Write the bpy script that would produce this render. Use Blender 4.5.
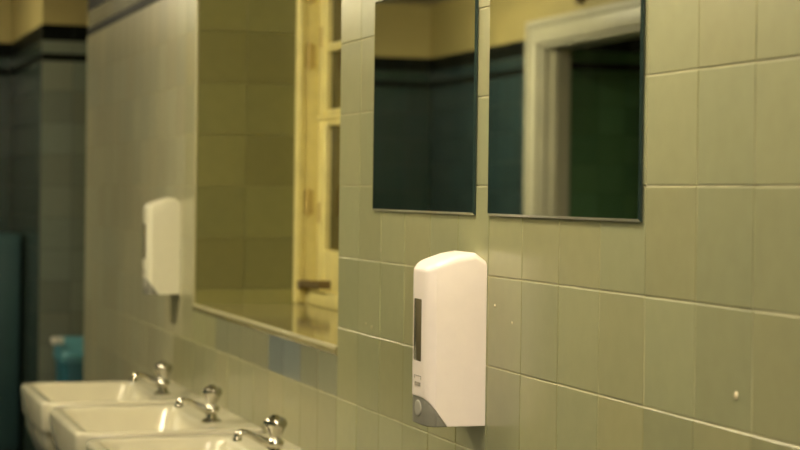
import bpy, bmesh, math, random
from mathutils import Vector, Matrix
random.seed(7)
for o in list(bpy.data.objects): bpy.data.objects.remove(o, do_unlink=True)
scene = bpy.context.scene
C = scene.collection
H = 1.40                                   # eye height; heights below are written as H + offset

# ------------------------------------------------------------------ camera
F_PX, YAW, PITCH, ROLL, CY = 1858.9, 0.3148, -0.0058, 0.0129, 204.2
cam_d = bpy.data.cameras.new('camera')
cam = bpy.data.objects.new('camera', cam_d); C.objects.link(cam); scene.camera = cam
cam_d.sensor_width = 36; cam_d.lens = F_PX / 800 * 36
cam_d.shift_y = -(225 - CY) / 800
cam_d.clip_start = 0.05; cam_d.clip_end = 60
fw = Vector((math.sin(YAW) * math.cos(PITCH), math.cos(YAW) * math.cos(PITCH), math.sin(PITCH)))
r0 = Vector((math.cos(YAW), -math.sin(YAW), 0)); u0 = r0.cross(fw)
cR = math.cos(ROLL) * r0 + math.sin(ROLL) * u0
cU = -math.sin(ROLL) * r0 + math.cos(ROLL) * u0
m = Matrix((cR, cU, -fw)).transposed().to_4x4(); m.translation = Vector((-1.116, 0, H))
cam.matrix_world = m
cam_d.dof.use_dof = True; cam_d.dof.focus_distance = 3.02; cam_d.dof.aperture_fstop = 4.8

# ------------------------------------------------------------------ world, exposure
w = bpy.data.worlds.new('night'); scene.world = w; w.use_nodes = True
w.node_tree.nodes['Background'].inputs[0].default_value = (0.05, 0.04, 0.008, 1)
w.node_tree.nodes['Background'].inputs[1].default_value = 0.5
vs = scene.view_settings
vs.view_transform = 'Standard'; vs.look = 'None'; vs.gamma = 1; vs.use_curve_mapping = False
vs.exposure = 0.0
LAMPS = [  # x, y, half length along y, emission strength, colour   (ceiling battens)
    (-0.95, -0.50, 0.62, 180.0, (1.0, 0.88, 0.77)),  # unseen lamp added behind the camera to brighten the dispenser's near side
    (-0.50, 2.60, 0.62, 42.0, (1.0, 0.86, 0.64)),
    (-1.45, 4.80, 0.62, 74.0, (1.0, 0.87, 0.59)),
    (-1.30, 8.75, 0.62, 46.0, (1.0, 0.88, 0.58)),
]
CEIL = 2.5

# ------------------------------------------------------------------ materials
def mat(name, col, rough=.5, metal=0, spec=.5, noise=0, nscale=8, bump=0, bscale=60, source=None, coat=0, emis=None):
    M = bpy.data.materials.new(name); M.use_nodes = True
    nt = M.node_tree; N = nt.nodes; L = nt.links; b = N['Principled BSDF']
    b.inputs['Roughness'].default_value = rough; b.inputs['Metallic'].default_value = metal
    b.inputs['Specular IOR Level'].default_value = spec; b.inputs['Coat Weight'].default_value = coat
    tc = N.new('ShaderNodeTexCoord')
    if source == 'object':
        s = N.new('ShaderNodeObjectInfo').outputs['Color']
    elif source == 'attr':
        a = N.new('ShaderNodeAttribute'); a.attribute_name = 'tint'; s = a.outputs['Color']
    else:
        r = N.new('ShaderNodeRGB'); r.outputs[0].default_value = (*col, 1); s = r.outputs[0]
    if noise:
        g = N.new('ShaderNodeNewGeometry')
        t = N.new('ShaderNodeTexNoise'); t.inputs['Scale'].default_value = nscale; t.inputs['Detail'].default_value = 5
        L.new(g.outputs['Position'], t.inputs['Vector'])
        mr = N.new('ShaderNodeMapRange'); mr.inputs['From Min'].default_value = .3; mr.inputs['From Max'].default_value = .7
        mr.inputs['To Min'].default_value = 1 - noise; mr.inputs['To Max'].default_value = 1 + noise
        L.new(t.outputs['Fac'], mr.inputs['Value'])
        mx = N.new('ShaderNodeVectorMath'); mx.operation = 'SCALE'
        L.new(s, mx.inputs[0]); L.new(mr.outputs[0], mx.inputs['Scale']); s = mx.outputs[0]
    L.new(s, b.inputs['Base Color'])
    if bump:
        t = N.new('ShaderNodeTexNoise'); t.inputs['Scale'].default_value = bscale; t.inputs['Detail'].default_value = 3
        g = N.new('ShaderNodeNewGeometry'); L.new(g.outputs['Position'], t.inputs['Vector'])
        bp = N.new('ShaderNodeBump'); bp.inputs['Strength'].default_value = bump; bp.inputs['Distance'].default_value = .002
        L.new(t.outputs['Fac'], bp.inputs['Height']); L.new(bp.outputs['Normal'], b.inputs['Normal'])
    if emis:
        b.inputs['Emission Color'].default_value = (*emis[0], 1); b.inputs['Emission Strength'].default_value = emis[1]
    return M

LIGHT_TILE = (0.315, 0.315, 0.165)
M = dict(
    tile=mat('glazed_wall_tile', LIGHT_TILE, .28, spec=.5, noise=.04, nscale=30, bump=.05, bscale=14, source='object'),
    tile_field=mat('glazed_tile_field', LIGHT_TILE, .24, noise=.04, nscale=30, source='attr'),
    grout=mat('cream_grout', (.44, .41, .24), .7, noise=.3, nscale=14),
    black=mat('black_glazed_tile', (.005, .007, .006), .5, spec=.06, noise=.2),
    cream=mat('cream_wall_paint', (.43, .36, .145), .6, noise=.06, nscale=4, bump=.1),
    floor=mat('dark_floor', (.07, .075, .07), .45, noise=.25, nscale=10),
    ceiling=mat('ceiling_paint', (.5, .45, .32), .8, noise=.05),
    china=mat('cream_vitreous_china', (.57, .54, .40), .19, noise=.05, nscale=12, coat=.3),
    chrome=mat('worn_chrome', (.50, .485, .42), .07, metal=1, noise=.1, nscale=60),
    grout_dark=mat('dark_grout', (.03, .033, .028), .8),
    drain=mat('dull_brass', (.45, .38, .2), .3, metal=1),
    plastic=mat('white_plastic', (.87, .785, .705), .34, noise=.015, nscale=40),
    plastic_old=mat('yellowed_white_plastic', (.66, .64, .49), .34, noise=.015, nscale=40),  # same white plastic, coloured duller and yellower for the far lamp's light
    grey=mat('grey_plastic', (.20, .195, .155), .4),
    pad=mat('pale_grey_plastic', (.36, .345, .28), .4),
    slot=mat('dark_soap_window', (.13, .11, .06), .15),
    ink=mat('grey_print', (.28, .25, .2), .6),
    dark=mat('dark_gap', (.03, .03, .025), .7),
    winpaint=mat('yellow_cream_gloss_paint', (.74, .66, .27), .32, noise=.10, nscale=14, bump=.15, bscale=30),
    brass=mat('aged_brass', (.54, .43, .15), .4, metal=.1),
    iron=mat('brown_iron', (.14, .10, .045), .45, metal=.3),
    doorpaint=mat('cream_door_paint', (.52, .50, .385), .4, noise=.05),
    sill=mat('sill_glaze', (.25, .225, .105), .09, noise=.12, nscale=9),
    teal=mat('teal_plastic', (.025, .13, .18), .4, noise=.05),
    teal_lid=mat('light_teal_plastic', (.07, .23, .28), .4),  # body teal lightened in colour to show the lid's lit top
    teal_door=mat('dark_teal_paint', (.03, .075, .08), .4, noise=.1),
    bead=mat('pale_edge_glaze', (.42, .395, .24), .3),
    white=mat('white_enamel', (.75, .72, .62), .4),
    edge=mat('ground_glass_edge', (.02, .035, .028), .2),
    edge_lit=mat('polished_glass_edge', (.55, .56, .40), .25),  # same glass as the other edges, coloured pale as a highlight line
    plaster=mat('dried_plaster_speck', (.7, .62, .4), .6),
)
def mirror_mat():
    m = bpy.data.materials.new('silvered_mirror'); m.use_nodes = True
    nt = m.node_tree; N = nt.nodes; L = nt.links; b = N['Principled BSDF']
    b.inputs['Metallic'].default_value = 1; b.inputs['Base Color'].default_value = (.93, .97, .88, 1); b.inputs['Roughness'].default_value = .015
    d = N.new('ShaderNodeBsdfDiffuse'); d.inputs['Color'].default_value = (.30, .33, .18, 1)
    g = N.new('ShaderNodeNewGeometry')
    mp = N.new('ShaderNodeMapping'); mp.inputs['Scale'].default_value = (1, 1, .12)
    t = N.new('ShaderNodeTexNoise'); t.inputs['Scale'].default_value = 16; t.inputs['Detail'].default_value = 6
    L.new(g.outputs['Position'], mp.inputs['Vector']); L.new(mp.outputs[0], t.inputs['Vector'])
    r = N.new('ShaderNodeMapRange'); r.inputs['From Min'].default_value = .4; r.inputs['From Max'].default_value = .75
    r.inputs['To Min'].default_value = .001; r.inputs['To Max'].default_value = .014
    L.new(t.outputs['Fac'], r.inputs['Value'])
    mx = N.new('ShaderNodeMixShader'); L.new(r.outputs[0], mx.inputs[0]); L.new(b.outputs[0], mx.inputs[1]); L.new(d.outputs[0], mx.inputs[2])
    L.new(mx.outputs[0], N['Material Output'].inputs[0])
    return m
M['mirror'] = mirror_mat()
def glass_mat():
    m = mat('dim_window_glass', (.06, .048, .008), .12)
    m.node_tree.nodes['Principled BSDF'].inputs['Transmission Weight'].default_value = .75
    return m
M['glass'] = glass_mat()

# ------------------------------------------------------------------ helpers
def link(name, mesh, material=None, parent=None, loc=None, rot=None):
    o = bpy.data.objects.new(name, mesh); C.objects.link(o)
    if material is not None and mesh is not None and len(mesh.materials) == 0: mesh.materials.append(material)
    if parent is not None: o.parent = parent
    if loc is not None: o.location = loc
    if rot is not None: o.rotation_euler = rot
    return o
def tag(o, label=None, cat=None, group=None, kind=None):
    if label: o['label'] = label
    if cat: o['category'] = cat
    if group: o['group'] = group
    if kind: o['kind'] = kind
    return o
def empty(name, loc=(0, 0, 0), rz=0):
    o = bpy.data.objects.new(name, None); C.objects.link(o); o.location = loc; o.rotation_euler = (0, 0, rz)
    o.empty_display_size = .1
    return o
def pyd(name, v, f, smooth=None):
    me = bpy.data.meshes.new(name); me.from_pydata([tuple(x) for x in v], [], f); me.update()
    b = bmesh.new(); b.from_mesh(me); bmesh.ops.recalc_face_normals(b, faces=b.faces); b.to_mesh(me); b.free()
    if smooth is not None:
        for p in me.polygons: p.use_smooth = True
        me.set_sharp_from_angle(angle=math.radians(smooth))
    return me
def boxes(name, lst, bevel=0, seg=1):
    b = bmesh.new()
    for (x0, x1, y0, y1, z0, z1) in lst:
        r = bmesh.ops.create_cube(b, size=1)['verts']
        for v in r:
            v.co = Vector(((x0 + x1) / 2 + v.co.x * (x1 - x0), (y0 + y1) / 2 + v.co.y * (y1 - y0), (z0 + z1) / 2 + v.co.z * (z1 - z0)))
    if bevel: bmesh.ops.bevel(b, geom=list(b.edges), offset=bevel, segments=seg, profile=.5, affect='EDGES')
    me = bpy.data.meshes.new(name); b.to_mesh(me); b.free()
    if seg > 1:
        for p in me.polygons: p.use_smooth = True
        me.set_sharp_from_angle(angle=math.radians(35))
    return me
def loft(name, rings, smooth=50, cap0=True, cap1=True):
    n = len(rings[0]); v = []; f = []
    for r in rings: v += r
    for i in range(len(rings) - 1):
        for j in range(n):
            k = (j + 1) % n
            f.append((i * n + j, i * n + k, (i + 1) * n + k, (i + 1) * n + j))
    if cap0: f.append(tuple(range(n)))
    if cap1: f.append(tuple(range((len(rings) - 1) * n, len(rings) * n)))
    return pyd(name, v, f, smooth)
def lathe(name, prof, n=24, smooth=40, off=(0, 0, 0)):
    return loft(name, [[(off[0] + r * math.cos(2 * math.pi * j / n), off[1] + r * math.sin(2 * math.pi * j / n), off[2] + z) for j in range(n)] for r, z in prof], smooth)
def tube(name, pts, rad, n=12, smooth=60):
    rings = []
    P = [Vector(p) for p in pts]
    for i, p in enumerate(P):
        t = (P[min(i + 1, len(P) - 1)] - P[max(i - 1, 0)]).normalized()
        a = Vector((0, 1, 0)); a = (a - t * a.dot(t)).normalized(); b_ = t.cross(a)
        r = rad[i] if isinstance(rad, (list, tuple)) else rad
        rings.append([tuple(p + r * (math.cos(2 * math.pi * j / n) * a + math.sin(2 * math.pi * j / n) * b_)) for j in range(n)])
    return loft(name, rings, smooth)
def rrect(xf, xb, hy, rf, rb, z, k=6, yc=0):
    pts = []
    def arc(cx, cy, r, a0):
        for i in range(k + 1):
            a = math.radians(a0 + 90 * i / k); pts.append((cx + r * math.cos(a), yc + cy + r * math.sin(a), z))
    arc(xb - rb, hy - rb, rb, 0); arc(xf + rf, hy - rf, rf, 90); arc(xf + rf, -hy + rf, rf, 180); arc(xb - rb, -hy + rb, rb, 270)
    return pts
def copy_tree(o, parent=None):
    c = o.copy(); C.objects.link(c)
    if parent is not None: c.parent = parent
    for ch in list(o.children): copy_tree(ch, c)
    return c

# ------------------------------------------------------------------ tiles
T = .152; JY = 2.0284; JZ = H + .0147                       # tile pitch and the joints of the basin wall
GAP = .0022
_tile_cache = {}
def tile_geo(wd, ht, cb=.0012):
    a, b = wd / 2, ht / 2
    v = []
    for x, i in ((0, cb), (.0007, 0), (.0075, 0)):
        v += [(x, -a + i, -b + i), (x, a - i, -b + i), (x, a - i, b - i), (x, -a + i, b - i)]
    f = [(0, 1, 2, 3)]
    for r in (0, 4):
        for j in range(4):
            k = (j + 1) % 4; f.append((r + j, r + k, r + 4 + k, r + 4 + j))
    return v, f
def tile_mesh(wd, ht):
    key = (round(wd, 4), round(ht, 4))
    if key not in _tile_cache:
        me = pyd('tile', *tile_geo(wd, ht)); me.materials.append(M['tile']); _tile_cache[key] = me
    return _tile_cache[key]
def tint(base, s=.06, hue=.03):
    k = 1 + random.uniform(-s, s); h = random.uniform(-hue, hue)
    return (base[0] * k * (1 + h), base[1] * k, base[2] * k * (1 - h), 1)
ROT = {'-x': 0, '-y': math.pi / 2, '+x': math.pi, '+y': -math.pi / 2}
def put_tile(parent, face, c, wd, ht, colour, tilt=.004):
    o = link('tile', tile_mesh(wd, ht), None, parent, c, (0, random.uniform(-tilt, tilt), ROT[face] + random.uniform(-tilt, tilt)))
    o.color = colour
    return o
class Field:
    """many tiles joined into one mesh"""
    def __init__(s): s.v = []; s.f = []; s.c = []
    def add(s, face, c, wd, ht, colour, tilt=.004):
        v, f = tile_geo(wd, ht); n = len(s.v)
        R = Matrix.Rotation(ROT[face] + random.uniform(-tilt, tilt), 3, 'Z') @ Matrix.Rotation(random.uniform(-tilt, tilt), 3, 'Y')
        s.v += [tuple(R @ Vector(p) + Vector(c)) for p in v]
        s.f += [tuple(i + n for i in q) for q in f]; s.c += [colour] * len(f)
    def build(s, name, material, parent):
        me = bpy.data.meshes.new(name); me.from_pydata(s.v, [], s.f); me.update()
        a = me.attributes.new('tint', 'FLOAT_COLOR', 'FACE')
        for i, c in enumerate(s.c): a.data[i].color = c
        b = bmesh.new(); b.from_mesh(me); bmesh.ops.recalc_face_normals(b, faces=b.faces); b.to_mesh(me); b.free()
        o = link(name, me, material, parent); o['kind'] = 'stuff'
        return o
def spans(lo, hi, origin, pitch):
    """pieces of a joint grid clipped to lo..hi"""
    k = math.floor((lo - origin) / pitch + 1e-6); out = []
    while origin + k * pitch < hi - 1e-6:
        a, b = max(lo, origin + k * pitch), min(hi, origin + (k + 1) * pitch)
        if b - a > .012: out.append((a, b, k))
        k += 1
    return out
Z_THIN, Z_ROW, Z_THICK, Z_PAINT = H + .615, H + .650, H + .712, H + .790     # dado bands
DARK_TILE = (.024, .048, .052)
def tiled_face(parent, face, plane, u0, u1, base, z0=0.0, dz=0.0, origin=0.0, backing=None, skip=None):
    """a dado of dark tiles with two black bands and plaster above, on a vertical face"""
    def P(u, z): return (plane, u, z) if face[1] == 'x' else (u, plane, z)
    fl = Field(); bd = Field()
    for (a, b, _) in spans(u0, u1, origin, T):
        for (c, d, _) in spans(z0, Z_THIN + dz, JZ, T):
            if skip and skip((a + b) / 2, (c + d) / 2): continue
            fl.add(face, P((a + b) / 2, (c + d) / 2), b - a - GAP, d - c - GAP, tint(base, .14, .04))
        if skip and skip((a + b) / 2, Z_ROW): continue
        bd.add(face, P((a + b) / 2, (Z_THIN + Z_ROW) / 2 + dz), b - a - GAP, Z_ROW - Z_THIN - GAP, (.01, .01, .01, 1))
        fl.add(face, P((a + b) / 2, (Z_ROW + Z_THICK) / 2 + dz), b - a - GAP, Z_THICK - Z_ROW - GAP, tint(base, .14, .04))
        bd.add(face, P((a + b) / 2, (Z_THICK + Z_PAINT) / 2 + dz), b - a - GAP, Z_PAINT - Z_THICK - GAP, (.01, .01, .01, 1))
    fl.build('tile_field', M['tile_field'], parent); bd.build('band_tiles', M['black'], parent)
    sg = {'-': 1, '+': -1}[face[0]]; q = sorted((plane + sg * .0015, plane + sg * .0034))
    for (a, b, c, d) in backing or [(u0, u1, z0, Z_PAINT + dz)]:
        link('grout_bed', boxes('grout_bed', [(q[0], q[1], a, b, c, d) if face[1] == 'x' else (a, b, q[0], q[1], c, d)]), M['grout_dark'], parent)

# ------------------------------------------------------------------ the setting
WL = -2.42; YB = -1.6; YE = 10.27; Y_END = 7.53; Y_ALC = 9.0; XA = 1.1; LOB = -4.3
def struct(name, mesh, m_, label, cat):
    return tag(link(name, mesh, m_), label, cat, kind='structure')
floor = struct('floor', boxes('floor', [(LOB - .1, XA + .1, YB - .1, YE + .1, -.1, 0)]), M['floor'], 'dark floor of the washroom below the basins', 'floor')
ceiling = struct('ceiling', boxes('ceiling', [(LOB - .1, XA + .1, YB - .1, YE + .1, CEIL, CEIL + .1)]), M['ceiling'], 'pale cream ceiling above the tiled walls', 'ceiling')
# basin wall (x = 0), with the window opening
WY0, WY1, WZ0, WZ1 = JY + 12 * T, JY + 22 * T, H - .345, H + .96
TH = .44
wall_right = struct('wall_right', boxes('wall_right', [
    (.0012, TH, YB, WY0 - .004, 0, CEIL), (.0012, TH, WY1 + .004, Y_END, 0, CEIL),
    (.0012, TH, WY0 - .004, WY1 + .004, 0, WZ0 - .004), (.0012, TH, WY0 - .004, WY1 + .004, WZ1 + .004, CEIL)]),
    M['grout'], 'beige-green tiled wall behind the basins with mirrors and a deep window', 'wall')
# plaster above the dado
link('plaster', boxes('plaster', [(-.001, .0035, YB, WY0, Z_PAINT, CEIL), (-.001, .0035, WY1, Y_END, Z_PAINT, CEIL),
     (-.001, .0035, WY0, WY1, WZ1, CEIL)]), M['cream'], wall_right)
MIR = [(JY, 2.341, 2.936), (JY, 3.002, 3.592)]
MZ0, MZ1 = H - .0355, H + .386
cand = []
for (a, b, k) in spans(YB, Y_END, JY, T):
    for (c, d, r) in spans(0, Z_THIN, JZ, T):
        if a >= WY0 - .01 and b <= WY1 + .01:
            if c >= WZ0 - .01: continue
            d = min(d, WZ0 - .002)
            if d - c < .012: continue
        cand.append((a, b, c, d, k, r))
bpy.context.view_layer.update()
def px(p):
    q = cam.matrix_world.inverted() @ Vector(p)
    return 400 + F_PX * q.x / -q.z, CY - F_PX * q.y / -q.z, -q.z
def shown(t):
    a, b, c, d, _, _ = t
    if a < .6: return 0
    P = [px((0, y, z)) for y in (a, b) for z in (c, d)]
    x0, x1 = max(0, min(p[0] for p in P)), min(800, max(p[0] for p in P))
    y0, y1 = max(0, min(p[1] for p in P)), min(450, max(p[1] for p in P))
    if x1 <= x0 or y1 <= y0: return 0
    for (_, m0, m1) in MIR:
        if a >= m0 and b <= m1 and c >= MZ0 and d <= MZ1: return 0
    return (x1 - x0) * (y1 - y0)
cand.sort(key=shown, reverse=True)
n_reveal = 26
fl = Field(); n_ind = 0
def main_colour(a, k, r, c):
    base = LIGHT_TILE
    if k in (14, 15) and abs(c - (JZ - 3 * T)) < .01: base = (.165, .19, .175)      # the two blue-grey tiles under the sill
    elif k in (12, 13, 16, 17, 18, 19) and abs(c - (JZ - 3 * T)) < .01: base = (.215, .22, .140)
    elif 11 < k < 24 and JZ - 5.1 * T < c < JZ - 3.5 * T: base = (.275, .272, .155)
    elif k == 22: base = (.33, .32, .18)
    elif a > 5.5: base = (.40, .385, .245)  # far tiles lightened in colour to make up for weaker lamplight
    return tint(base, .085, .03)
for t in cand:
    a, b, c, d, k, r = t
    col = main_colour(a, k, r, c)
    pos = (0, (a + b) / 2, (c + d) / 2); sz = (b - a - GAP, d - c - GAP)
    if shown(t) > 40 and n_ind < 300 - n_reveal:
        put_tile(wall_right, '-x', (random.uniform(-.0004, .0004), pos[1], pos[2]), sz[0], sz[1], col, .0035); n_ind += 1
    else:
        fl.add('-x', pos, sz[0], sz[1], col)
bd = Field()
for (a, b, k) in spans(YB, Y_END, JY, T):
    if a >= WY0 - .01 and b <= WY1 + .01: continue
    y = (a + b) / 2
    bd.add('-x', (0, y, (Z_THIN + Z_ROW) / 2), b - a - GAP, Z_ROW - Z_THIN - GAP, (.01, .01, .01, 1))
    fl.add('-x', (0, y, (Z_ROW + Z_THICK) / 2), b - a - GAP, Z_THICK - Z_ROW - GAP, tint((.25, .245, .165)))
    bd.add('-x', (0, y, (Z_THICK + Z_PAINT) / 2), b - a - GAP, Z_PAINT - Z_THICK - GAP, (.01, .01, .01, 1))
bd.build('band_tiles', M['black'], wall_right)
# window reveals: two tiles deep
REV = .302
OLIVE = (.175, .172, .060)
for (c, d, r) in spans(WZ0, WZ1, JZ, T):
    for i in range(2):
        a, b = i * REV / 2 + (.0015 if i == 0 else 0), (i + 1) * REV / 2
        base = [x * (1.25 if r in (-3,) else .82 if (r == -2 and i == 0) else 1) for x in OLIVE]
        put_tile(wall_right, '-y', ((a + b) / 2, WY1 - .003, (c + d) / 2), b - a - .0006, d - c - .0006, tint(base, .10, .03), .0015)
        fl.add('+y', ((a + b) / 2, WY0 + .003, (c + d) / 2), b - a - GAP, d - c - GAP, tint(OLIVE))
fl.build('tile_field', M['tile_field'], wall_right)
for (y, z, rr) in ((2.067, -.246, .0042), (2.907, -.186, .0022), (2.828, -.209, .0018), (3.546, -.114, .0020), (3.600, -.272, .0026), (3.64, -.268, .0022)):
    me = loft('plaster_speck', [[(-rr * .6 * math.sin(q), rr * math.cos(q) * math.cos(2 * math.pi * j / 8), rr * 1.4 * math.cos(q) * math.sin(2 * math.pi * j / 8)) for j in range(8)] for q in (-.2, .4, .9, 1.35)])
    link('plaster_speck', me, M['plaster'], wall_right, (0, y, H + z))

# end wall, alcove, short wall beyond it, opposite wall, wall behind the camera
wall_end = struct('wall_end', boxes('wall_end', [(WL, .0, YE + .0035, YE + .1, 0, CEIL)]), M['cream'], 'far end wall with dark tiled dado and cream paint above', 'wall')
tiled_face(wall_end, '-y', YE, WL, 0, (.014, .034, .030))
wall_alcove = struct('wall_alcove', boxes('wall_alcove', [(.0035, XA, Y_ALC + .0035, YE + .1, 0, CEIL), (XA, XA + .1, Y_END, Y_ALC, 0, CEIL), (TH, XA + .1, Y_END - .1, Y_END, 0, CEIL)]),
    M['cream'], 'grey tiled return wall of the alcove past the basin wall', 'wall')
tiled_face(wall_alcove, '-y', Y_ALC, 0, XA, (.185, .215, .175))
tiled_face(wall_alcove, '-x', 0, Y_ALC, YE, (.026, .040, .032))
DY0, DY1, DZ = 7.13, 8.61, H + .76
wall_left = struct('wall_left', boxes('wall_left', [(WL - .16, WL - .0035, YB, DY0, 0, CEIL), (WL - .16, WL - .0035, DY1, YE + .1, 0, CEIL), (WL - .16, WL - .0035, DY0, DY1, DZ, CEIL)]),
    M['cream'], 'opposite wall with dark slate-blue dado seen in the mirrors', 'wall')
tiled_face(wall_left, '+x', WL, YB, YE, DARK_TILE, backing=[(YB, DY0, 0, Z_PAINT), (DY1, YE, 0, Z_PAINT)], skip=lambda y, z: DY0 - T * .8 < y < DY1 + T * .8 and z < DZ + .1)
# strips of dado that close up to the door frame
fl = Field(); bd = Field()
for (a, b) in ((DY0 - T * .8 - .10, DY0 - .08), (DY1 + .08, DY1 + T * .8 + .10)):
    for (c, d, _) in spans(0, Z_THIN, JZ, T): fl.add('+x', (WL - .0006, (a + b) / 2, (c + d) / 2), b - a - GAP, d - c - GAP, tint(DARK_TILE, .1))
    bd.add('+x', (WL - .0006, (a + b) / 2, (Z_THIN + Z_ROW) / 2), b - a, Z_ROW - Z_THIN - GAP, (.01, .01, .01, 1))
    fl.add('+x', (WL - .0006, (a + b) / 2, (Z_ROW + Z_THICK) / 2), b - a, Z_THICK - Z_ROW - GAP, tint(DARK_TILE, .1))
    bd.add('+x', (WL - .0006, (a + b) / 2, (Z_THICK + Z_PAINT) / 2), b - a, Z_PAINT - Z_THICK - GAP, (.01, .01, .01, 1))
fl.build('tile_field', M['tile_field'], wall_left); bd.build('band_tiles', M['black'], wall_left)
wall_back = struct('wall_back', boxes('wall_back', [(WL, .0035, YB - .1, YB, 0, CEIL)]), M['cream'], 'cream wall behind the viewpoint', 'wall')
# lobby through the doorway
wall_lobby = struct('wall_lobby', boxes('wall_lobby', [(LOB, WL - .16, 8.93, 9.03, 0, CEIL), (LOB - .1, LOB, 6.6, 9.03, 0, CEIL), (LOB, WL - .16, 6.5, 6.6, 0, CEIL)]),
    M['cream'], 'dark tiled lobby wall seen through the doorway in the mirror', 'wall')
tiled_face(wall_lobby, '-y', 8.9265, LOB, WL - .16, (.11, .24, .115), dz=.045)
tiled_face(wall_lobby, '+x', LOB + .0035, 6.6, 8.92, (.11, .24, .115), dz=.045)

# door frame in the opposite wall
door = tag(empty('door_1', (WL, (DY0 + DY1) / 2, 0)), 'cream painted door frame of the open doorway in the mirror', 'door', kind='structure')
dm = lambda n, l, bv=.006: link(n, boxes(n, [(x0, x1, y0 - (DY0 + DY1) / 2, y1 - (DY0 + DY1) / 2, z0, z1) for (x0, x1, y0, y1, z0, z1) in l], bv, 2), M['doorpaint'], door)
AW = .105
dm('architrave', [(0, .022, DY1 - .01, DY1 + AW, 0, DZ + AW)]); dm('architrave', [(0, .022, DY0 - AW, DY0 + .01, 0, DZ + AW)])
dm('architrave', [(0, .024, DY0 - AW, DY1 + AW, DZ - .01, DZ + AW)])
dm('moulding', [(.018, .034, DY1 + AW - .03, DY1 + AW + .004, 0, DZ + AW)]); dm('moulding', [(.018, .034, DY0 - AW - .004, DY0 - AW + .03, 0, DZ + AW)])
dm('moulding', [(.018, .036, DY0 - AW, DY1 + AW, DZ + AW - .03, DZ + AW + .006)])
dm('jamb', [(-.16, 0, DY1 - .03, DY1, 0, DZ)]); dm('jamb', [(-.16, 0, DY0, DY0 + .03, 0, DZ)]); dm('head', [(-.16, 0, DY0, DY1, DZ - .03, DZ)])
dm('door_stop', [(-.10, -.055, DY1 - .05, DY1 - .02, 0, DZ - .03)]); dm('door_stop', [(-.10, -.055, DY0 + .02, DY0 + .05, 0, DZ - .03)])
tag(link('wall_hook', loft('wall_hook', [rrect(-.02, .02, .018, .01, .01, 0), rrect(-.02, .02, .018, .01, .01, .05), rrect(-.012, .012, .012, .006, .006, .07)]), M['iron'], None, (WL + .015, 8.08, H + .905)),
    'small brown fitting on the wall above the mirrored doorway', 'wall fitting')

# ------------------------------------------------------------------ window
win = tag(empty('window_1', (REV, (WY0 + WY1) / 2, WZ0)), 'deep cream painted casement window with dark panes between tiled reveals', 'window', kind='structure')
wy = (WY0 + WY1) / 2
def wm(n, l, m_='winpaint', bv=.005, par=None, seg=2):
    off = (REV, wy, WZ0)
    return link(n, boxes(n, [(x0 - off[0], x1 - off[0], y0 - off[1], y1 - off[1], z0 - off[2], z1 - off[2]) for (x0, x1, y0, y1, z0, z1) in l], bv, seg), M[m_], par or win)
XC = .362                                              # casement plane
Y0, Y1, Z0, Z1 = WY0, WY1, WZ0 + .013, WZ1
wm('frame_jamb', [(REV, TH - .01, Y1 - .035, Y1, Z0, Z1)]); wm('frame_jamb', [(REV, TH - .01, Y0, Y0 + .035, Z0, Z1)])
wm('frame_bead', [(REV - .004, REV + .018, Y1 - .042, Y1 - .004, Z0, Z1)], bv=.006); wm('frame_bead', [(REV - .004, REV + .018, Y0 + .004, Y0 + .042, Z0, Z1)], bv=.006)
wm('frame_head', [(REV, TH - .01, Y0, Y1, Z1 - .05, Z1)])
wm('frame_sill', [(XC - .03, TH - .01, Y0, Y1, Z0, Z0 + .045)])
TZ0, TZ1 = H + .212, H + .226
wm('transom', [(XC - .005, TH - .02, Y0 + .03, Y1 - .03, TZ0, TZ1)])
wm('mullion', [(XC - .012, TH - .02, wy - .035, wy + .035, Z0, Z1)])
for s in (-1, 1):
    ya, yb = (wy + .035, Y1 - .035) if s > 0 else (Y0 + .035, wy - .035)
    for (za, zb, low) in ((Z0 + .045, TZ0, True), (TZ1, Z1 - .05, False)):
        nm = 'casement' if low else 'top_light'
        rail = .118 if low else .017; top = .018 if low else .04
        cs = wm(nm, [(XC, XC + .04, yb - .085, yb, za, zb), (XC, XC + .04, ya, ya + .085, za, zb),
                     (XC + .0015, XC + .0385, ya + .08, yb - .08, za, za + rail), (XC + .0015, XC + .0385, ya + .08, yb - .08, zb - top, zb)])
        ga, gb = ya + .085, yb - .085
        gz0, gz1 = za + rail, zb - top
        if not low:
            zc = H + .424
            while zc < gz1 - .1:
                wm('glazing_bar', [(XC + .004, XC + .036, ga - .003, gb + .003, zc - .013, zc + .013)], bv=.004, par=cs).matrix_parent_inverse = Matrix()
                zc += .215
            cuts = [gz0, H + .424, H + .639, gz1]
        else: cuts = [gz0, gz1]
        for p0, p1 in zip(cuts[:-1], cuts[1:]):
            wm('pane', [(XC + .018, XC + .022, ga - .004, gb + .004, p0 - .004, p1 + .004)], 'glass', 0, cs, 1)
# fittings on the casement near the far jamb
for zc, hh in ((H + .405, .036), (H - .03, .036), (H + .60, .036)):
    hg = wm('hinge', [(XC - .05, XC - .012, Y1 - .0385, Y1 - .0345, zc - hh, zc + hh)], 'brass', .001, None, 1)
    wm('hinge_pin', [(XC - .033, XC - .025, Y1 - .043, Y1 - .0365, zc - hh - .006, zc + hh + .006)], 'brass', .002, hg, 1)
for zc in (H + .46, H - .06): wm('hinge_leaf', [(XC - .0025, XC, Y1 - .075, Y1 - .05, zc - .03, zc + .03)], 'brass', .001, None, 1)
st = wm('casement_stay', [(XC - .058, XC - .05, Y1 - .27, Y1 - .043, H - .275, H - .262)], 'iron', .002, None, 1)
wm('stay_pin', [(XC - .052, XC + .002, Y1 - .19, Y1 - .178, H - .28, H - .256)], 'iron', .002, st, 1)
wm('stay_pin', [(XC - .060, XC - .02, Y1 - .075, Y1 - .034, H - .285, H - .262)], 'iron', .003, st, 1)
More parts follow.
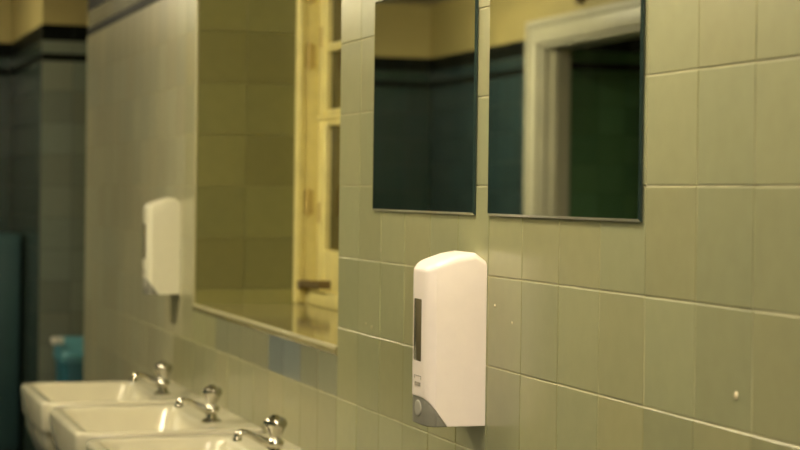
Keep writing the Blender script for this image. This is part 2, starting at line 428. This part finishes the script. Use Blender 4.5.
# glazed sill slab with a rounded nosing
n = 16; rings = []
prof = [(REV + .07, WZ0 - .030), (.004, WZ0 - .030)] + [(.004 - .0075 * math.sin(math.pi * i / n) - .001, WZ0 + .013 - .0105 - .0105 * math.cos(math.pi * i / n)) for i in range(n + 1)] + [(REV + .07, WZ0 + .013)]
rings = [[(x, y, z) for x, z in prof] for y in (WY0 + .0005, WY1 - .0005)]
sl = link('window_sill', loft('window_sill', [[(x - REV, y - wy, z - WZ0) for x, y, z in r] for r in rings], 5), M['sill'], win)
sl['label'] = 'glossy glazed sill'
link('nosing', boxes('nosing', [(-.0045 - REV, .006 - REV, WY0 - wy + .001, WY1 - wy - .001, .005, .0142)], .003, 3), M['bead'], sl)  # pale strip painting the highlight along the sill's front edge
link('corner_bead', boxes('corner_bead', [(-.003, .006, WY1 - .004, WY1 + .006, WZ0 + .014, Z_THIN)], .003, 3), M['bead'], wall_right)

# ------------------------------------------------------------------ mirrors
def make_mirror(y0, y1, label):
    t = tag(empty('wall_mirror', (0, (y0 + y1) / 2, MZ0)), label, 'mirror', 'frameless mirrors on the tiled wall')
    hw = (y1 - y0) / 2; hh = MZ1 - MZ0; b = .004
    v = [(-.006, -hw + b, b), (-.006, hw - b, b), (-.006, hw - b, hh - b), (-.006, -hw + b, hh - b)]
    link('mirror_glass', pyd('mirror_glass', v, [(0, 1, 2, 3)]), M['mirror'], t)
    o = [(-.0035, -hw, 0), (-.0035, hw, 0), (-.0035, hw, hh), (-.0035, -hw, hh)]
    k = [(-.001, p[1], p[2]) for p in o]
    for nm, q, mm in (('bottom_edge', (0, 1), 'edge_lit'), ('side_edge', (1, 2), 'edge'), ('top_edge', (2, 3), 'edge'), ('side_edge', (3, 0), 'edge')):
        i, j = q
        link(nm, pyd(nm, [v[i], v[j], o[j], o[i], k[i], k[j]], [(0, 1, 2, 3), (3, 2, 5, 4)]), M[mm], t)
    link('backing', pyd('backing', k, [(0, 1, 2, 3)]), M['dark'], t)
    return t
mr = make_mirror(2.341, 2.936, 'frameless mirror on the right, reflecting a cream door frame')
ml = make_mirror(3.002, 3.592, 'frameless mirror nearer the window, reflecting a wall corner with black bands')

# ------------------------------------------------------------------ soap dispensers
def make_dispenser(plastic):
    W = .055; D = .1
    def section(s, z, dome=0):      # s = inset
        base = [(0, W), (-.02, W), (-.055, W - .001), (-.086, W - .003), (-.094, W - .010), (-.0985, W - .020), (-.1, .022), (-.1, -.022), (-.0985, -W + .020), (-.094, -W + .010), (-.086, -W + .003), (-.055, -W + .001), (-.02, -W), (0, -W)]
        out = []
        for x, y in base:
            k = (W - s) / W
            xx = x + s * .9 * (-x / .1); out.append((xx, y * k, z(xx) if callable(z) else z))
        return out
    def top(x):
        q = -x / D                       # 0 at the wall, 1 at the front
        return -.0005 - .023 * max(0, (q - .32)) ** 1.25 / .68 ** 1.25 - .014 * max(0, (.22 - q) / .22) ** 2
    B = -.294
    rings = [section(0, B), section(0, -.20), section(0, -.09)]
    for i in range(6):
        a = math.pi / 2 * i / 5
        s = .013 * (1 - math.cos(a)); dz = -.013 + .013 * math.sin(a)
        rings.append(section(s, lambda x, dz=dz: top(x) + dz))
    for s in (.028, .042): rings.append(section(s, lambda x, s=s: top(x) + .0025 * (1 - (.055 - s) / .038)))
    t = empty('soap_dispenser')
    me = loft('cover', rings, 35)
    b = bmesh.new(); b.from_mesh(me)
    # the front bottom corner is cut away on a slant for the push lever
    r = bmesh.ops.bisect_plane(b, geom=list(b.verts) + list(b.edges) + list(b.faces), plane_co=(-.1, 0, -.246), plane_no=Vector((-.053, 0, -.038)).normalized(), clear_outer=True)
    ed = [e for e in b.edges if e.is_boundary]
    if ed: bmesh.ops.holes_fill(b, edges=ed)
    bmesh.ops.recalc_face_normals(b, faces=b.faces); b.to_mesh(me); b.free()
    for p in me.polygons: p.use_smooth = True
    me.set_sharp_from_angle(angle=math.radians(28))
    cov = link('cover', me, plastic, t)
    md = cov.modifiers.new('bevel', 'BEVEL'); md.width = .0022; md.segments = 2; md.limit_method = 'ANGLE'; md.angle_limit = math.radians(40)
    link('back_plate', boxes('back_plate', [(-.004, .0, -W + .002, W - .002, -.288, -.03)], .0015), M['grey'], t)
    # soap level window
    link('level_window', boxes('level_window', [(-.1008, -.094, -.016, .025, -.188, -.080)], .003, 2), M['slot'], t)
    # badge
    bad = link('badge', boxes('badge', [(-.1004, -.099, -.017, .017, -.230, -.212)], .0004), plastic, t)
    link('badge_print', boxes('badge_print', [(-.1009, -.1003, -.017, .017, -.2125, -.2115), (-.1009, -.1003, -.0175, -.0165, -.218, -.212), (-.1009, -.1003, .0165, .0175, -.218, -.212)]
        + [(-.1009, -.1003, -.015 + i * .0052, -.015 + i * .0052 + .0036, -.229, -.2225) for i in range(6)], 0), M['ink'], bad)
    # lever: a wedge behind the slant with a rounded pad
    lme = loft('push_lever', [[(x + .0012 * (-x / .1), y * .98, z) for x, y, _ in section(0, 0)] for z in (-.2945, -.275, -.225)], 30)
    b = bmesh.new(); b.from_mesh(lme); nrm = Vector((.053, 0, .038)).normalized()
    for co, no in (((-.1, 0, -.2445), nrm), ((-.052, 0, 0), Vector((1, 0, 0)))):
        bmesh.ops.bisect_plane(b, geom=list(b.verts) + list(b.edges) + list(b.faces), plane_co=co, plane_no=no, clear_outer=True)
        ed = [e for e in b.edges if e.is_boundary]
        if ed: bmesh.ops.holes_fill(b, edges=ed)
    bmesh.ops.recalc_face_normals(b, faces=b.faces); b.to_mesh(lme); b.free()
    lv = link('push_lever', lme, M['grey'], t)
    md = lv.modifiers.new('bevel', 'BEVEL'); md.width = .0015; md.segments = 2; md.limit_method = 'ANGLE'; md.angle_limit = math.radians(30)
    link('lever_pad', loft('lever_pad', [[(-.0975 - dx, r_ * math.cos(2 * math.pi * j / 16), -.267 + r_ * .8 * math.sin(2 * math.pi * j / 16)) for j in range(16)] for r_, dx in ((.018, 0), (.017, .0022), (.015, .0027), (.008, .0029))], 60), M['pad'], lv)
    return t
d1 = make_dispenser(M['plastic']); d1.location = (0, 3.0, H - .098); d1.scale = (1.03, 1, 1)
tag(d1, 'white plastic wall soap dispenser below the mirrors, in sharp focus', 'soap dispenser', 'wall soap dispensers')
d2 = make_dispenser(M['plastic_old']); d2.location = (0, 5.63, H - .022)
tag(d2, 'blurred white soap dispenser on the wall left of the window', 'soap dispenser', 'wall soap dispensers')

# ------------------------------------------------------------------ basins and taps
RIM = H - .59
def make_basin():
    R = [(-.30, -.06, .13, .06, .03, -.235), (-.425, -.02, .246, .07, .02, -.182), (-.448, -.004, .272, .06, .01, -.118), (-.450, -.001, .276, .06, .008, -.094),
         (-.454, 0, .281, .06, .006, -.088), (-.457, 0, .285, .06, .006, -.080), (-.462, 0, .290, .06, .006, -.014), (-.4605, 0, .2885, .058, .006, -.004), (-.455, -.001, .283, .055, .006, 0),
         (-.434, -.118, .263, .045, .045, -.0005), (-.428, -.124, .257, .045, .045, -.004), (-.422, -.130, .251, .045, .045, -.014), (-.398, -.145, .226, .055, .055, -.085), (-.375, -.165, .195, .06, .06, -.118), (-.33, -.20, .14, .06, .06, -.130), (-.30, -.24, .03, .02, .02, -.133)]
    t = empty('wash_basin')
    link('bowl', loft('bowl', [rrect(*r) for r in R], 50), M['china'], t)
    link('drain', lathe('drain', [(.030, -.1335), (.030, -.1295), (.024, -.1285), (.020, -.132)], 20), M['drain'], t, (-.275, 0, 0))
    link('waste_pipe', lathe('waste_pipe', [(.02, -.45), (.02, -.30), (.034, -.30), (.034, -.25), (.02, -.245), (.02, -.232)], 16), M['chrome'], t, (-.2, 0, 0))
    for s in (-1, 1):
        link('bracket', boxes('bracket', [(-.30, 0, s * .15 - .012, s * .15 + .012, -.235, -.205), (-.02, 0, s * .15 - .02, s * .15 + .02, -.33, -.15)], .003), M['white'], t)
    return t
def make_tap():
    t = empty('pillar_tap')
    link('tap_body', lathe('tap_body', [(.026, 0), (.026, .003), (.020, .006), (.0135, .011), (.0125, .018), (.0165, .024), (.0192, .031), (.0185, .037), (.0140, .042), (.0100, .046)], 24), M['chrome'], t)
    n = 24; rings = []
    for r, z in ((.0110, .044), (.0125, .047), (.0220, .067), (.0255, .071), (.0262, .078), (.0235, .0855), (.016, .0905), (.006, .0925)):
        rings.append([(r * (1 + (.05 if (.05 < z < .084) else 0) * math.cos(4 * 2 * math.pi * j / n)) * math.cos(2 * math.pi * j / n), r * (1 + (.05 if (.05 < z < .084) else 0) * math.cos(4 * 2 * math.pi * j / n)) * math.sin(2 * math.pi * j / n), z) for j in range(n)])
    hd = link('tap_head', loft('tap_head', rings, 40), M['chrome'], t)
    link('head_button', lathe('head_button', [(.0085, .091), (.0085, .0945), (.005, .0955)], 16), M['chrome'], hd)
    sp = link('spout', tube('spout', [(-.008, 0, .028), (-.028, 0, .038), (-.050, 0, .050), (-.066, 0, .057), (-.077, 0, .058), (-.083, 0, .054), (-.086, 0, .046)], [.0115, .0095, .0078, .0075, .0085, .0095, .0085]), M['chrome'], t)
    link('nozzle', lathe('nozzle', [(.0085, .048), (.0100, .046), (.0100, .040), (.0075, .0395)], 16), M['chrome'], sp, (-.086, 0, 0))
    return t
basin0 = make_basin(); tap0 = make_tap()
B_LAB = ['cream ceramic wash basin farthest from the viewer, its front underside in view', 'middle cream ceramic wash basin of the row of three', 'nearest cream ceramic wash basin, cut off by the bottom of the picture']
T_LAB = ['blurred chrome pillar tap on the farthest basin', 'chrome pillar tap on the middle basin', 'largest chrome pillar tap, on the nearest basin']
for i in range(3):
    yc = 5.445 - .66 * i
    b_ = basin0 if i == 0 else copy_tree(basin0)
    b_.location = (0, yc, RIM); tag(b_, B_LAB[i], 'wash basin', 'wash basins in a row along the tiled wall')
    t_ = tap0 if i == 0 else copy_tree(tap0)
    t_.location = (-.095, yc - .115, RIM - .0008); tag(t_, T_LAB[i], 'tap', 'chrome taps on the basins')

# ------------------------------------------------------------------ far things
bn = tag(empty('waste_bin', (.195, 8.48, -.0)), 'teal plastic bin with pale lid standing in the alcove past the basins', 'bin')
link('bin_body', loft('bin_body', [rrect(-.14, .14, .13, .03, .03, 0), rrect(-.165, .165, .15, .03, .03, .63)], 40), M['teal'], bn)
link('bin_lid', loft('bin_lid', [rrect(-.172, .172, .157, .03, .03, .625), rrect(-.172, .172, .157, .03, .03, .655), [(x, y, .67 + .05 * (y + .14) / .28) for x, y, z in rrect(-.16, .16, .145, .03, .03, 0)]], 30), M['teal_lid'], bn)
link('lid_handle', boxes('lid_handle', [(-.205, -.150, -.06, -.02, .700, .732)], .006, 2), M['white'], bn)
cb = tag(empty('low_cupboard', (-.30, 9.88, 0)), 'dark teal cupboard against the far end wall', 'cupboard')
link('carcass', boxes('carcass', [(-.285, .285, -.265, .285, .06, H - .235)], .006, 2), M['teal_door'], cb)
link('plinth', boxes('plinth', [(-.27, .27, -.25, .27, 0, .06)]), M['dark'], cb)
for s in (-1, 1):
    d_ = link('cupboard_door', boxes('cupboard_door', [(min(0, s * .28) + .003, max(0, s * .28) - .003, -.284, -.265, .075, H - .25)], .004, 2), M['teal_door'], cb)
    link('handle', boxes('handle', [(s * .03 - .006, s * .03 + .006, -.30, -.284, .62, .74)], .003), M['iron'], d_)

# ------------------------------------------------------------------ ceiling lamps
for i, (x, y, hl, E_, col) in enumerate(LAMPS):
    t = tag(empty('ceiling_lamp', (x, y, CEIL)), ['warm tube lamp on the ceiling behind the viewpoint', 'warm tube lamp on the ceiling near the mirrors', 'warm tube lamp on the ceiling above the basins', 'warm tube lamp on the ceiling by the far doorway'][i], 'ceiling lamp', 'ceiling tube lamps')
    link('housing', boxes('housing', [(-.06, .06, -hl, hl, -.045, 0)], .006, 2), M['white'], t)
    e = mat('lit_diffuser', (.8, .8, .7), .5, emis=(col, E_))
    link('diffuser', boxes('diffuser', [(-.075, .075, -hl + .02, hl - .02, -.105, -.045)], .015, 2), e, t)
    for s in (-1, 1): link('end_cap', boxes('end_cap', [(-.078, .078, s * (hl - .01) - .012, s * (hl - .01) + .012, -.108, -.04)], .006, 2), M['white'], t)
